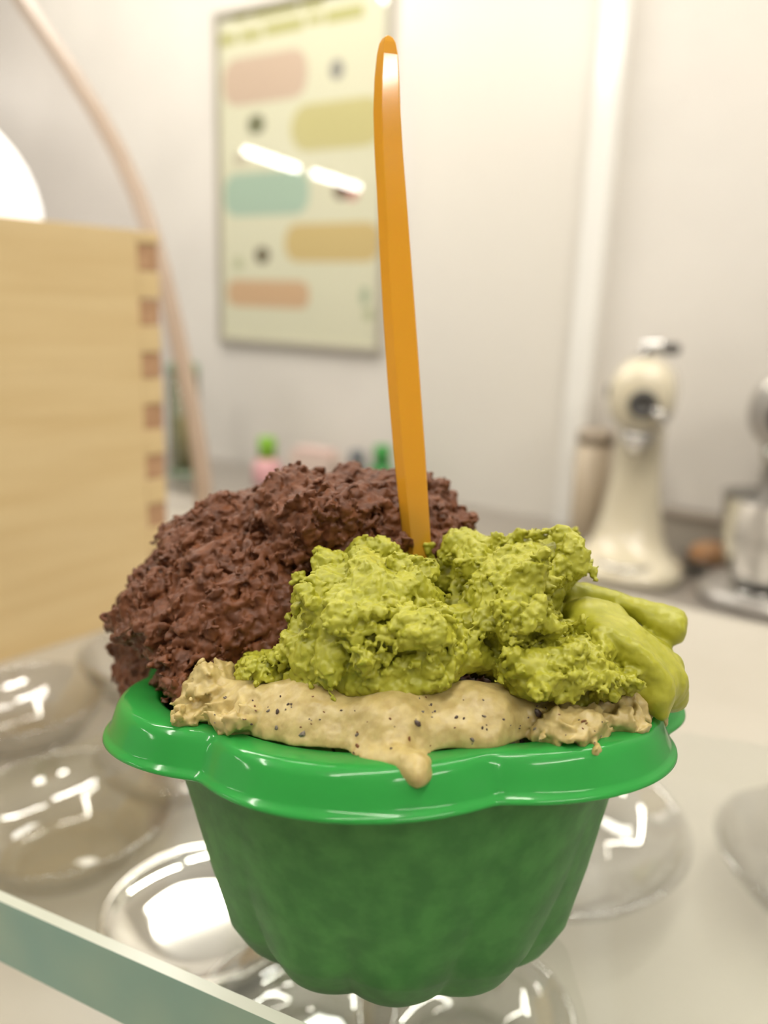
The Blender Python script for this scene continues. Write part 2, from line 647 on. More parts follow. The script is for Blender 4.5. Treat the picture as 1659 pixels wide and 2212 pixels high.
def keep_in_cup(P, d, top=0.0416):
    """nothing passes through the wall of the cup below its rim"""
    r = np.hypot(P[..., 0], P[..., 1])
    inside = r - np.interp(P[..., 2], (0, 0.010, 0.0425), (0.0205, 0.0268, 0.0366)).astype(np.float32)
    wall = np.maximum(inside, P[..., 2] * 0 - 1)
    return np.where((P[..., 2] < top) & (r < 0.0405), np.maximum(d, wall), d)


def gelato(name, lo, hi, vox, base, big, fine, m, clip=True, floor=0.022):
    lo, hi = np.array(lo, np.float32), np.array(hi, np.float32)
    n = np.ceil((hi - lo) / vox).astype(int)
    out = np.empty(n, np.float32)
    ys = (lo[1] + np.arange(n[1]) * vox).astype(np.float32)
    zs = (lo[2] + np.arange(n[2]) * vox).astype(np.float32)
    xs = (lo[0] + np.arange(n[0]) * vox).astype(np.float32)
    B = 16
    half = B * vox * 0.87
    for i0 in range(0, n[0], B):
        for j0 in range(0, n[1], B):
            k0s = np.arange(0, n[2], B)
            ctr = np.stack([np.array((xs[min(i0 + B // 2, n[0] - 1)], ys[min(j0 + B // 2, n[1] - 1)], zs[min(k + B // 2, n[2] - 1)]), np.float32) for k in k0s])
            dc = base(ctr)
            for k0, dk in zip(k0s, dc):
                sl = (slice(i0, i0 + B), slice(j0, j0 + B), slice(k0, k0 + B))
                if dk > half * 1.25 + 0.0032:
                    out[sl] = 1.0
                    continue
                P = np.stack(np.meshgrid(xs[sl[0]], ys[sl[1]], zs[sl[2]], indexing='ij'), -1)
                if dk < -half * 1.5 - 0.006:
                    d = np.full(P.shape[:3], -1.0, np.float32)
                else:
                    d = base(P)
                    near = (d < 0.0034) & (d > -0.0046)
                    if near.any():
                        Q = P[near]
                        d2 = d[near] + big(Q)
                        nn = np.abs(d2) < 0.0017
                        if nn.any():
                            d2[nn] = fine(Q[nn], d2[nn])
                        d[near] = d2
                if clip:
                    d = keep_in_cup(P, d)
                out[sl] = np.maximum(d, floor - P[..., 2])
    out = np.clip(out, -vox * 3, vox * 3)
    g = openvdb.FloatGrid(vox * 3)
    g.copyFromArray(out, tolerance=0.0)
    pts, quads = g.convertToQuads(0.0)
    pts = pts.astype(np.float32) * vox + lo
    lab = np.arange(len(pts))                            # drop loose crumbs: keep the largest connected shell
    for _ in range(400):
        m4 = lab[quads].min(1)
        new = lab.copy()
        for c in range(4):
            np.minimum.at(new, quads[:, c], m4)
        new = new[new]
        new = new[new]
        if (new == lab).all():
            break
        lab = new
    big_l = np.bincount(lab).argmax()
    quads = quads[lab[quads[:, 0]] == big_l]
    used = np.unique(quads)
    remap = np.zeros(len(pts), np.int64)
    remap[used] = np.arange(len(used))
    pts, quads = pts[used], remap[quads]
    me = bpy.data.meshes.new(name)
    me.vertices.add(len(pts))
    me.vertices.foreach_set('co', pts.ravel())
    me.loops.add(len(quads) * 4)
    me.loops.foreach_set('vertex_index', quads[:, ::-1].astype(np.int32).ravel())
    me.polygons.add(len(quads))
    me.polygons.foreach_set('loop_start', np.arange(0, len(quads) * 4, 4, dtype=np.int32))
    me.update(calc_edges=True)
    me.validate()
    o = link(name, me, m, None, True)
    o.matrix_world = CUP_M
    return o, pts


def gel_mat(name, c1, c2, rough, sss, radius, scale=300, spec=0.4, coat=0.0):
    m = mat(name, c1, rough)
    noise_color(m, c1, c2, scale, 4, bump=0.25, bump_dist=0.0002)
    b = m.node_tree.nodes['Principled BSDF']
    b.inputs['Subsurface Weight'].default_value = sss
    b.inputs['Subsurface Radius'].default_value = radius
    b.inputs['Subsurface Scale'].default_value = 0.001
    b.inputs['Specular IOR Level'].default_value = spec
    b.inputs['Coat Weight'].default_value = coat
    b.inputs['Coat Roughness'].default_value = 0.2
    return m


def rotxz(P, deg, sx=1.0, sy=1.0, sz=1.0):
    c, s = math.cos(R_(deg)), math.sin(R_(deg))
    return np.stack(((P[:, 0] * c + P[:, 2] * s) * sx, P[:, 1] * sy, (-P[:, 0] * s + P[:, 2] * c) * sz), -1).astype(np.float32)


# ---- chocolate: a big craggy scoop with dragged ridges at the back left
choc_base = union([
    E(645, 1400, 0.009, 365, 352, 0.029),
    E(800, 1215, 0.010, 205, 200, 0.022),
    E(480, 1350, 0.004, 185, 185, 0.021),
    E(350, 1390, 0.008, 88, 140, 0.017),
    E(660, 1120, -0.002, 85, 105, 0.013),
    E(745, 1120, -0.006, 60, 80, 0.010),
    E(935, 1160, 0.008, 90, 95, 0.014),
    E(432, 1178, 0.006, 52, 48, 0.012),
    E(285, 1430, 0.014, 42, 55, 0.010),
    E(400, 1480, -0.012, 90, 70, 0.012),
    (lambda P: ell(P, (0, -0.005, 0.034), (0.035, 0.031, 0.0085))),      # fills the cup below the other scoops
    K((980, 1135), 0.006, (1012, 1112), 0.004, 26, 15)], 0.0035)


SPOON_A, SPOON_B = np.array(L(884, 970, -0.0135)), np.array(L(912, 1290, -0.0135))


def choc_with_slot(P):
    d = np.maximum(choc_base(P), -cap(P, SPOON_A, SPOON_B, 0.0035, 0.0035))
    r = np.hypot(P[..., 0], P[..., 1])
    lim = (r - 0.0374 - np.clip(P[..., 2] - 0.0450, 0, 0.02) * 1.6 - np.clip(P[..., 1] - 0.003, 0, 0.02) * 2.2) * 0.75
    return -smin(-d, -lim, 0.002)


def crevice(P, f, width, seed):
    v = perlin(P, f, seed) / width
    return np.exp(-v * v)


def grains(P, d, freq, rad, rise, k, seed):
    """crumbs: little balls that sit half out of the surface"""
    g = (worley(P, freq, seed) - rad) / freq
    return smin(d, np.maximum(g, d - rise), k)


def billow(P, freq, seed):
    """rounded lumps with creased valleys between them"""
    return 0.24 - np.abs(perlin(P, freq, seed))


def choc_big(P):
    Q = rotxz(P, 32, 0.32, 0.7, 1.0)
    rid = 1 - np.abs(perlin(Q, 230, 3)) * 2.4
    d = 0.0026 * perlin(P, 105, 1) + 0.0022 * billow(P, 210, 2) - 0.0015 * (rid - 0.4)
    d += 0.0011 * crevice(Q, 260, 0.09, 8) * np.clip(perlin(P, 90, 9) * 2 + 0.35, 0, 1)
    return d


def choc_fine(P, d):
    d = d + 0.0020 * billow(P, 480, 12) + 0.0011 * billow(P, 1000, 13) + 0.0004 * perlin(P, 1500, 10)
    return grains(P, d, 760, 0.36, 0.0004, 0.0004, 11)


choc_mat = gel_mat('chocolate', srgb(79, 44, 24), srgb(103, 60, 34), 0.5, 0.0, (1, 0.4, 0.2), 500, 0.3)
VOX = 0.00026
choc, _ = gelato('chocolate_gelato', L(200, 1600, 0.0) + Vector((-0.003, -0.032, -0.004)), L(1060, 960, 0.03) + Vector((0.006, 0.012, 0.006)), VOX, choc_with_slot, choc_big, choc_fine, choc_mat)
tag(choc, 'craggy dark brown chocolate gelato mounded at the back of the green cup', 'ice cream')

# ---- hazelnut: a smooth speckled roll along the front rim, torn at both ends
def arc(deg, r, z):
    return (r * math.cos(R_(deg)), r * math.sin(R_(deg)), z)


haz_pts = [(206, 0.0339, 0.0419, 0.0030), (217, 0.0332, 0.0426, 0.0042), (232, 0.0320, 0.0416, 0.0050), (250, 0.0326, 0.0418, 0.0054), (268, 0.0330, 0.0419, 0.0057), (286, 0.0322, 0.0422, 0.0052), (304, 0.0324, 0.0420, 0.0049), (320, 0.0332, 0.0417, 0.0042), (334, 0.0336, 0.0420, 0.0032)]
haz_roll = union([(lambda P, a=arc(*a[:3]), b=arc(*b[:3]), ra=a[3], rb=b[3]: cap(P, a, b, ra, rb)) for a, b in zip(haz_pts, haz_pts[1:])]
                 + [E(850, 1560, -0.026, 330, 60, 0.010)], 0.0025)

# ---- pistachio: crumbly lobes in front of the chocolate, smeared smooth to the right
pist_rough = union([
    E(800, 1330, -0.020, 165, 140, 0.014),
    E(735, 1395, -0.021, 118, 100, 0.013),
    E(760, 1240, -0.014, 75, 55, 0.010),
    E(900, 1400, -0.026, 110, 58, 0.009),
    E(915, 1358, -0.0285, 92, 72, 0.009),
    E(1110, 1240, -0.015, 135, 70, 0.013),
    E(1010, 1195, -0.012, 62, 50, 0.010),
    E(1215, 1210, -0.012, 50, 45, 0.009),
    E(1090, 1330, -0.021, 120, 75, 0.012),
    E(1150, 1420, -0.024, 140, 75, 0.012),
    E(990, 1250, -0.006, 90, 60, 0.010),
    E(720, 1475, -0.027, 50, 32, 0.006),
    E(588, 1450, -0.021, 54, 46, 0.008),
    E(1000, 1395, -0.022, 110, 58, 0.010),
    E(720, 1465, -0.026, 105, 34, 0.007),
    E(1290, 1450, -0.024, 90, 55, 0.010)], 0.0018)
pist_smooth = union([
    E(968, 1228, -0.002, 44, 50, 0.006),
    E(1338, 1406, -0.017, 152, 77, 0.012, -40),
    E(1410, 1452, -0.014, 52, 66, 0.011),
    K((1225, 1268), -0.011, (1454, 1350), -0.013, 30, 35),
    E(1390, 1480, -0.022, 52, 52, 0.007),
    K((1415, 1480), -0.024, (1428, 1545), -0.0275, 22, 12),
    K((1215, 1185), -0.012, (1240, 1180), -0.012, 30, 18)], 0.0011)


def pist_base(P):
    return np.maximum(smin(pist_rough(P), pist_smooth(P), 0.0012), -haz_roll(P) - 0.0008)


def pist_w(P):
    return np.clip((pist_smooth(P) - pist_rough(P)) / 0.0022 + 0.62, 0.05, 1)


def pist_big(P):
    w = pist_w(P)
    d = w * (0.0024 * perlin(P, 120, 21) + 0.0044 * billow(P, 170, 22) + 0.0016 * billow(rotxz(P, 20, 0.7, 1, 1), 360, 25))
    return d + (1 - w) * (0.0010 * perlin(rotxz(P, -38, 0.3, 1, 1), 260, 27) + 0.0012 * perlin(P, 150, 28))


def pist_fine(P, d):
    w = pist_w(P)
    r = d + 0.0011 * billow(P, 640, 35) + 0.0007 * billow(P, 1300, 36)
    r = grains(P, r, 950, 0.36, 0.0004, 0.0003, 31)
    q = d + 0.00012 * perlin(P, 900, 34) + 0.00004 * perlin(P, 2500, 38)
    return r * w + q * (1 - w)


pist_mat = gel_mat('pistachio', srgb(148, 148, 38), srgb(164, 162, 52), 0.42, 0.2, (1.0, 0.9, 0.25), 420, 0.4)
pist, _ = gelato('pistachio_gelato', L(520, 1580, -0.02) + Vector((-0.002, -0.024, -0.004)), L(1510, 1130, -0.01) + Vector((0.004, 0.024, 0.004)), 0.00021, pist_base, pist_big, pist_fine, pist_mat)
tag(pist, 'crumbly bright green pistachio gelato in front of the spoon', 'ice cream')

haz_torn = union([E(462, 1478, -0.022, 52, 46, 0.006), E(430, 1530, -0.024, 60, 30, 0.006), E(520, 1545, -0.029, 60, 34, 0.005),
                  E(1215, 1570, -0.031, 85, 52, 0.006), E(1310, 1535, -0.026, 80, 42, 0.006), E(1378, 1532, -0.020, 40, 22, 0.005), E(1235, 1615, -0.033, 40, 16, 0.004)], 0.0015)
haz_drip = union([E(850, 1634, -0.0392, 84, 15, 0.0026), K((800, 1640), -0.0395, (890, 1658), -0.0430, 14, 16), K((890, 1658), -0.0430, (902, 1670), -0.0444, 15, 8)], 0.003)


def haz_base(P):
    return smin(smin(haz_roll(P), haz_torn(P), 0.0012), haz_drip(P), 0.0015)


def haz_w(P):
    return np.clip((haz_roll(P) - haz_torn(P)) / 0.0025 + 0.45, 0.04, 1) * (haz_drip(P) > 0.0006)


def haz_big(P):
    w = haz_w(P)
    return w * (0.0016 * perlin(P, 260, 41) - 0.0010 * (0.6 - np.abs(perlin(P, 330, 42)) * 2.2)) + (1 - w) * (0.0012 * perlin(P, 95, 43) + 0.0006 * perlin(P, 230, 44))


def haz_fine(P, d):
    w = haz_w(P)
    r = d + 0.0013 * billow(P, 520, 52) + 0.0007 * billow(P, 1100, 55)
    q = d + 0.00016 * perlin(P, 700, 53) + 0.00009 * perlin(P, 2200, 54)
    return r * w + q * (1 - w)


haz_mat = gel_mat('hazelnut', srgb(170, 150, 94), srgb(188, 170, 114), 0.42, 0.25, (1.0, 0.8, 0.45), 700, 0.5, 0.08)


haz, hp = gelato('hazelnut_gelato', (-0.042, -0.051, 0.030), (0.042, -0.008, 0.060), 0.00026, haz_base, haz_big, haz_fine, haz_mat, clip=True, floor=0.031)
tag(haz, 'cream coloured hazelnut gelato with dark flecks along the front rim', 'ice cream')

# nut flecks pressed into the hazelnut
fleck_mats = [mat('fleck_dark', srgb(70, 54, 48), 0.5), mat('fleck_brown', srgb(112, 70, 42), 0.5), mat('fleck_grey', srgb(108, 98, 88), 0.5)]
fleck_meshes = []
for k in range(6):
    bm = bmesh.new()
    bmesh.ops.create_icosphere(bm, subdivisions=1, radius=1.0)
    for v in bm.verts:
        v.co *= rng.uniform(0.65, 1.15)
        v.co.x *= 1.0
        v.co.y *= 0.62
        v.co.z *= 0.5
    me = bpy.data.meshes.new('nut_fleck')
    bm.to_mesh(me)
    bm.free()
    me.materials.append(fleck_mats[k % 3])
    fleck_meshes.append(me)
# pixel spots of the larger flecks, then a random scatter of small ones
cl = np.array(CAM_L, np.float32)
V = hp - cl
depth = V @ np.array(_FL, np.float32)
PX = 829.5 + F_PX * V[:, 0] / depth
PY = 1106 - F_PX * (V @ np.array(_UL, np.float32)) / depth
big_spots = [(597, 1533, 11), (651, 1583, 15), (903, 1556, 14), (620, 1516, 8), (575, 1534, 8), (768, 1583, 9), (888, 1592, 9), (1157, 1536, 17), (1262, 1553, 9),
             (1150, 1573, 8), (1046, 1541, 9), (1090, 1550, 7), (982, 1545, 9), (1043, 1567, 8), (715, 1622, 9), (595, 1570, 9), (770, 1606, 10), (842, 1613, 8),
             (1015, 1595, 10), (625, 1518, 7), (1000, 1548, 7), (485, 1502, 8), (690, 1640, 6), (1110, 1611, 18), (1130, 1606, 13), (548, 1566, 7), (842, 1548, 6), (934, 1518, 7), (940, 1531, 6), (915, 1532, 7)]
spots = big_spots + [(rng.uniform(440, 1330), rng.uniform(1500, 1640), rng.uniform(3.0, 5.5)) for _ in range(70)]
for px, py, s in spots:
    dd = np.hypot(PX - px, PY - py)
    cand = np.where(dd < 6)[0]
    if len(cand) == 0:
        continue
    i = cand[np.argmin(depth[cand])]
    sc = s * depth[i] / F_PX * 0.8
    o = bpy.data.objects.new('nut_fleck', fleck_meshes[rng.randrange(6)])
    COL.objects.link(o)
    o.parent = haz
    o.location = hp[i] + np.array((0, -sc * 0.12, 0), np.float32)
    o.rotation_euler = (rng.uniform(-.4, .4) + 1.2, rng.uniform(0, 6.28), rng.uniform(-.3, .3))
    o.scale = (sc, sc, sc)

# ================================================================== SPOON
spoon_mat = mat('amber_plastic', srgb(242, 184, 58), 0.10, Coat_Weight=0.4)
nt = spoon_mat.node_tree
b_ = nt.nodes['Principled BSDF']
b_.inputs['Subsurface Weight'].default_value = 0.0
b_.inputs['Transmission Weight'].default_value = 0.30
b_.inputs['IOR'].default_value = 1.4
tl = nt.nodes.new('ShaderNodeBsdfTranslucent')
tl.inputs['Color'].default_value = (*srgb(248, 206, 104), 1)
mx = nt.nodes.new('ShaderNodeMixShader')
mx.inputs['Fac'].default_value = 0.35
nt.links.new(b_.outputs['BSDF'], mx.inputs[1])
nt.links.new(tl.outputs['BSDF'], mx.inputs[2])
nt.links.new(mx.outputs['Shader'], nt.nodes['Material Output'].inputs['Surface'])
SY = -0.010
path = [  # pixel centre x, y, width px, thickness mm
    (837, 79, 8, 0.7), (837, 84, 22, 1.2), (837, 95, 34, 1.6), (837, 120, 44, 1.9), (836, 170, 52, 2.0), (836, 240, 57, 2.1), (840, 330, 60, 2.1), (848, 450, 63, 2.2),
    (856, 580, 67, 2.2), (864, 700, 69, 2.3), (873, 830, 70, 2.3), (884, 970, 68, 2.3), (894, 1090, 63, 2.4), (903, 1190, 58, 2.4), (908, 1250, 56, 2.4), (915, 1320, 64, 2.2), (922, 1400, 90, 1.8)]
bm = bmesh.new()
rings = []
YAW = R_(14)
ks = np.arange(len(path))
kk = np.linspace(0, len(path) - 1, 90)
cols = [np.interp(kk, ks, [p[i] for p in path]) for i in range(4)]
SECT = ((-1.0, 0.35), (-0.97, 0.10), (-0.58, -0.95), (-0.50, -1.0), (0.80, -1.0), (0.88, -0.92), (1.0, -0.35), (1.0, 0.55), (0.86, 0.95), (-0.80, 0.95), (-0.95, 0.75))
for px, py, wd, th in zip(*cols):
    c = L(px, py, SY)
    hw = wd * (SY - CAM_L.y) / F_PX * 0.5
    ht = th / 2000
    ring = []
    for ux, uy in SECT:                       # broad front face, wide bevel on the left flank
        x, y = ux * hw, uy * ht
        ring.append(bm.verts.new((c.x + x * math.cos(YAW) - y * math.sin(YAW), c.y + x * math.sin(YAW) + y * math.cos(YAW), c.z)))
    rings.append(ring)
k = len(rings[0])
for a, b in zip(rings, rings[1:]):
    for i in range(k):
        bm.faces.new((a[i], a[(i + 1) % k], b[(i + 1) % k], b[i]))
bm.faces.new(rings[0])
bm.faces.new(rings[-1][::-1])
spoon = bm_obj('gelato_spoon', bm, spoon_mat, None, False)
spoon.matrix_world = CUP_M
tag(spoon, 'translucent orange plastic spoon standing upright in the gelato', 'spoon')

# ================================================================== GLASS BOWLS beneath the sheet
bowl_glass = glass_mat('bowl_glass', (0.95, 0.945, 0.935), 0.03, 2.4, edge=(0.80, 0.785, 0.76))


def bowl_mesh(r, h):
    p = [(0, 0.0008), (r * 0.42, 0.0008), (r * 0.45, 0.0), (r * 0.52, 0.0), (r * 0.55, 0.002), (r * 0.74, h * 0.28), (r * 0.92, h * 0.70), (r * 0.985, h * 0.93), (r, h * 0.97), (r * 0.99, h), (r * 0.955, h),
         (r * 0.945, h * 0.95), (r * 0.88, h * 0.72), (r * 0.70, h * 0.32), (r * 0.5, 0.0045), (0, 0.0035)]
    return lathe_bm(p, 72)


bowls = [(1150, 1850, 0.052, 0.020, 'larger clear glass bowl behind the right side of the green cup'),
         (150, 1850, 0.037, 0.021, 'small clear glass bowl above the green glass edge at the lower left'),
         (60, 1600, 0.034, 0.022, 'small clear glass bowl standing below the front of the wooden box'),
         (395, 1690, 0.034, 0.018, 'small clear glass bowl behind the left rim of the green cup'),
         (330, 1500, 0.034, 0.024, 'small clear glass bowl nearest the hidden corner of the wooden box'),
         (640, 2275, 0.026, 0.016, 'small clear glass bowl added for glints under the sheet at the lower left of the cup base'),  # this bowl and the next are added to give glints there
         (1000, 2290, 0.028, 0.016, 'small clear glass bowl added for glints under the sheet right below the cup base'),
         (1800, 1960, 0.040, 0.020, 'clear glass bowl cut off by the right picture edge')]
for px, py, r, h, lab in bowls:
    p = hit(px, py, ZV, NEAR_Z)
    o = bm_obj('glass_bowl', bowl_mesh(r, h), bowl_glass, None, True)
    o.location = p
    tag(o, lab, 'bowl', 'clear glass bowls on the counter')

p = hit(440, 2010, ZV, NEAR_Z)  # reflector dish, added to catch the ceiling panel as a bright patch
o = bm_obj('reflector_dish', lathe_bm([(0, 0.0), (0.026, 0.0), (0.0285, 0.003), (0.0305, 0.008), (0.0298, 0.0088), (0.0285, 0.0075), (0.0255, 0.0046), (0.015, 0.0040), (0, 0.0038)], 72), mat('polished_steel', (0.72, 0.70, 0.67), 0.06, Metallic=1.0), None, True)
o.location = p
tag(o, 'shallow polished steel dish added to mirror the ceiling panel, left of the cup base', 'dish')

# ================================================================== WOODEN BOX with finger joints
wood = mat('pine', srgb(222, 194, 140), 0.5)
noise_color(wood, srgb(206, 180, 132), srgb(219, 196, 150), 7, 4, stretch=(1.2, 1.2, 14), lo=0.3, hi=0.7)
end_wood = mat('pine_end_grain', srgb(176, 138, 104), 0.6)
noise_color(end_wood, srgb(164, 126, 94), srgb(186, 150, 116), 160, 3)
BDIR = R_(38)
bdir = Vector((math.sin(BDIR), math.cos(BDIR), 0))
corner = Vector((-0.1325, 0.472, NEAR_Z))
BH, BT, BW, BD = 0.225, 0.014, 0.34, 0.20
wb = thing('wooden_box', 'pale pine box with finger joints on the white counter', 'box', tuple(corner), math.pi / 2 - BDIR)
# box frame: x along the front face (corner at x = 0, box towards -x), y to the back, z up
nf = 15
fh = 0.0149
cuts = [0, 0.062, 0.150, BH]
for z0, z1 in zip(cuts, cuts[1:]):
    bm_obj('plank', box_bm(-BW + BT, -BT, 0, BT, z0 + 0.00008, z1 - 0.00008, 0.0002, 1), wood, wb)
for i in range(nf):
    z1, z0 = min(BH, BH + 0.0085 - i * fh) - 0.0002, max(0, BH + 0.0085 - (i + 1) * fh) + 0.0002
    if z1 - z0 < 0.001:
        continue
    if i % 2 == 0:
        bm_obj('finger', box_bm(-BT + 0.0002, 0, 0, BT, z0, z1, 0.0004, 1), wood, wb)
    else:
        o = bm_obj('finger', box_bm(-BT + 0.0002, 0, 0.0008, BT, z0, z1, 0.0004, 1), end_wood, wb)
        o['label'] = 'darker end-grain finger'
bm_obj('side_board', box_bm(-BT, 0, BT + 0.0003, BD, 0, BH, 0.0006, 1), wood, wb)
bm_obj('side_board', box_bm(-BW, -BW + BT - 0.0003, 0, BD, 0, BH, 0.0006, 1), wood, wb)
bm_obj('back_board', box_bm(-BW + BT, -BT - 0.0003, BD - BT, BD, 0, BH, 0.0006, 1), wood, wb)
bm_obj('bottom_board', box_bm(-BW + BT, -BT - 0.0003, BT + 0.0003, BD - BT - 0.0003, 0, 0.008), wood, wb)

# ================================================================== CURVED GLASS END PANEL behind the box
GD = 0.515
arc_px = [(-60, -160), (-10, -80), (40, 5), (95, 85), (150, 168), (203, 252), (252, 340), (292, 430), (322, 515), (345, 600), (366, 690), (386, 780), (404, 870), (420, 960), (430, 1040), (436, 1130), (440, 1230)]
arc_sz = [wall_sz(x, y, GD) for x, y in arc_px]
arc_sz = [q for q in arc_sz if q[1] > NEAR_Z + 0.006]
arc_sz.append((arc_sz[-1][0] + 0.001, NEAR_Z + 0.0003))
left_s = wall_sz(-420, 800, GD)[0]
outline = [(left_s, NEAR_Z + 0.0003), (left_s, arc_sz[0][1])] + arc_sz
cg = on_wall(thing('curved_glass_panel', 'upright glass end panel with a curved beige edge behind the wooden box', 'glass panel'), 0, GD, 0)
bm_obj('pane', prism_bm(outline, -0.003, 0.003), glass_mat('end_glass', (0.955, 0.945, 0.945), 0.22, 1.2), cg)
strip = mat('edge_strip', srgb(178, 158, 140), 0.4)
bm = bmesh.new()
prev = None
for i, (s, z) in enumerate(arc_sz):
    a = Vector(arc_sz[max(i - 1, 0)])
    b = Vector(arc_sz[min(i + 1, len(arc_sz) - 1)])
    d = (b - a).normalized()
    q = Vector((-d.y, d.x))
    if q.x < 0:
        q = -q
    w_ = 0.010
    cur = [bm.verts.new((s, -0.006, z)), bm.verts.new((s + q.x * w_, -0.006, z + q.y * w_)), bm.verts.new((s + q.x * w_, 0.006, z + q.y * w_)), bm.verts.new((s, 0.006, z))]
    if prev:
        for k in range(4):
            bm.faces.new((prev[k], prev[(k + 1) % 4], cur[(k + 1) % 4], cur[k]))
    else:
        bm.faces.new(cur)
    prev = cur
bm.faces.new(prev[::-1])
bm_obj('edge_strip', bm, strip, cg)

# glowing globe standing in for a bright blur at the far left
gp = hit(-190, 470, N, 0.34)
gl = thing('glowing_globe', 'glowing white globe shaped for a bright blur behind the left end of the wooden box', 'lamp', (gp.x, gp.y, NEAR_Z))
grad = 262 * (gp - EYE).dot(FWD) / F_PX
bm = bmesh.new()
bmesh.ops.create_uvsphere(bm, u_segments=32, v_segments=20, radius=grad)
bmesh.ops.translate(bm, verts=bm.verts, vec=(0, 0, gp.z - NEAR_Z))
bm_obj('globe', bm, emit_mat('globe_glow', (1, 0.97, 0.93), 1.5), gl, True)
bm_obj('stem', lathe_bm([(0, 0), (0.05, 0), (0.05, 0.008), (0.012, 0.014), (0.010, gp.z - NEAR_Z - grad + 0.002), (0, gp.z - NEAR_Z - grad + 0.002)], 24), lamp_body, gl, True)

# ================================================================== POSTER
ps0, pz0 = wall_sz(480, 738)
ps1, _ = wall_sz(853, 60)
PH = 0.835
PW = ps1 - ps0
po = on_wall(thing('menu_poster', 'framed menu poster with pastel ovals behind glass on the wall', 'poster'), ps0, WALL, pz0)
paper = mat('poster_paper', srgb(232, 230, 205), 0.6)
frame_m = mat('poster_frame', srgb(172, 166, 152), 0.4)
bm_obj('backing', box_bm(0.004, PW - 0.004, -0.008, -0.0005, 0.004, PH - 0.004), paper, po)
for x0, x1, z0, z1 in ((0, PW, 0, 0.014), (0, PW, PH - 0.014, PH), (0, 0.014, 0.0142, PH - 0.0142), (PW - 0.014, PW, 0.0142, PH - 0.0142)):
    bm_obj('frame', box_bm(x0, x1, -0.018, -0.0082, z0, z1, 0.002), frame_m, po)
bm_obj('glass', box_bm(0.0145, PW - 0.0145, -0.0135, -0.0115, 0.0145, PH - 0.0145), glass_mat('poster_glass', (0.99, 0.99, 0.98), 0.004), po)


def spot(px, py):
    s, z = wall_sz(px, py)
    return s - ps0, z - pz0


def print_shape(name, x0, y0, x1, y1, color, rr=0.5):
    (a, b), (c, d) = spot(x0, (y0 + y1) / 2), spot(x1, (y0 + y1) / 2)
    cx, cz = (a + c) / 2, (b + d) / 2
    _, zt = spot((x0 + x1) / 2, y0)
    _, zb = spot((x0 + x1) / 2, y1)
    hw, hh = abs(c - a) / 2, abs(zt - zb) / 2
    hw = min(hw, min(cx - 0.015, PW - 0.015 - cx))
    cz = (zt + zb) / 2
    return bm_obj(name, prism_bm(pill(cx, cz, hw, hh, min(hw, hh) * 2 * rr * 0.98), -0.0086, -0.0081), mat('ink_' + name, color, 0.6), po)


print_shape('printed_oval', 487, 118, 668, 222, srgb(212, 188, 168), 0.42)['label'] = 'dusty pink printed oval'
print_shape('printed_oval', 620, 218, 850, 322, srgb(208, 200, 142), 0.5)['label'] = 'olive printed oval'
print_shape('printed_oval', 489, 372, 672, 466, srgb(178, 204, 186), 0.42)['label'] = 'mint green printed oval'
print_shape('printed_oval', 606, 482, 842, 566, srgb(214, 190, 130), 0.46)['label'] = 'mustard printed oval'
print_shape('printed_oval', 496, 606, 672, 664, srgb(216, 180, 142), 0.42)['label'] = 'orange printed oval'
for x, y, w_, h_, c in ((732, 152, 30, 44, (150, 148, 142)), (558, 270, 36, 40, (120, 122, 92)), (742, 412, 34, 40, (120, 100, 84)), (766, 420, 26, 30, (206, 150, 140)), (571, 552, 32, 36, (120, 112, 88)),
                        (792, 640, 18, 40, (176, 190, 160)), (524, 345, 26, 24, (200, 192, 170)), (520, 570, 20, 30, (196, 200, 164)), (800, 680, 22, 26, (190, 196, 158))):
    print_shape('printed_picture', x - w_ / 2, y - h_ / 2, x + w_ / 2, y + h_ / 2, srgb(*c), 0.5)
# title: two lines of blurred green words
for x0, x1, y, h in ((508, 545, 34, 26), (552, 648, 22, 26), (656, 704, 8, 24), (478, 516, 88, 24), (524, 568, 78, 24), (576, 660, 60, 26), (668, 702, 44, 20), (708, 790, 32, 28)):
    print_shape('title_word', x0, y - h / 2, x1, y + h / 2, srgb(186, 184, 118), 0.2)

# ================================================================== STAND MIXERS
cream = mat('cream_enamel', srgb(222, 212, 186), 0.12, Coat_Weight=0.6)
silver = noise_color(mat('silver_enamel', (0.45, 0.43, 0.4), 0.3, Metallic=0.5), (0.42, 0.40, 0.37), (0.48, 0.45, 0.42), 20)
chrome = mat('chrome', (0.62, 0.61, 0.59), 0.2, Metallic=1.0)
dark = mat('dark_metal', (0.06, 0.055, 0.05), 0.35)


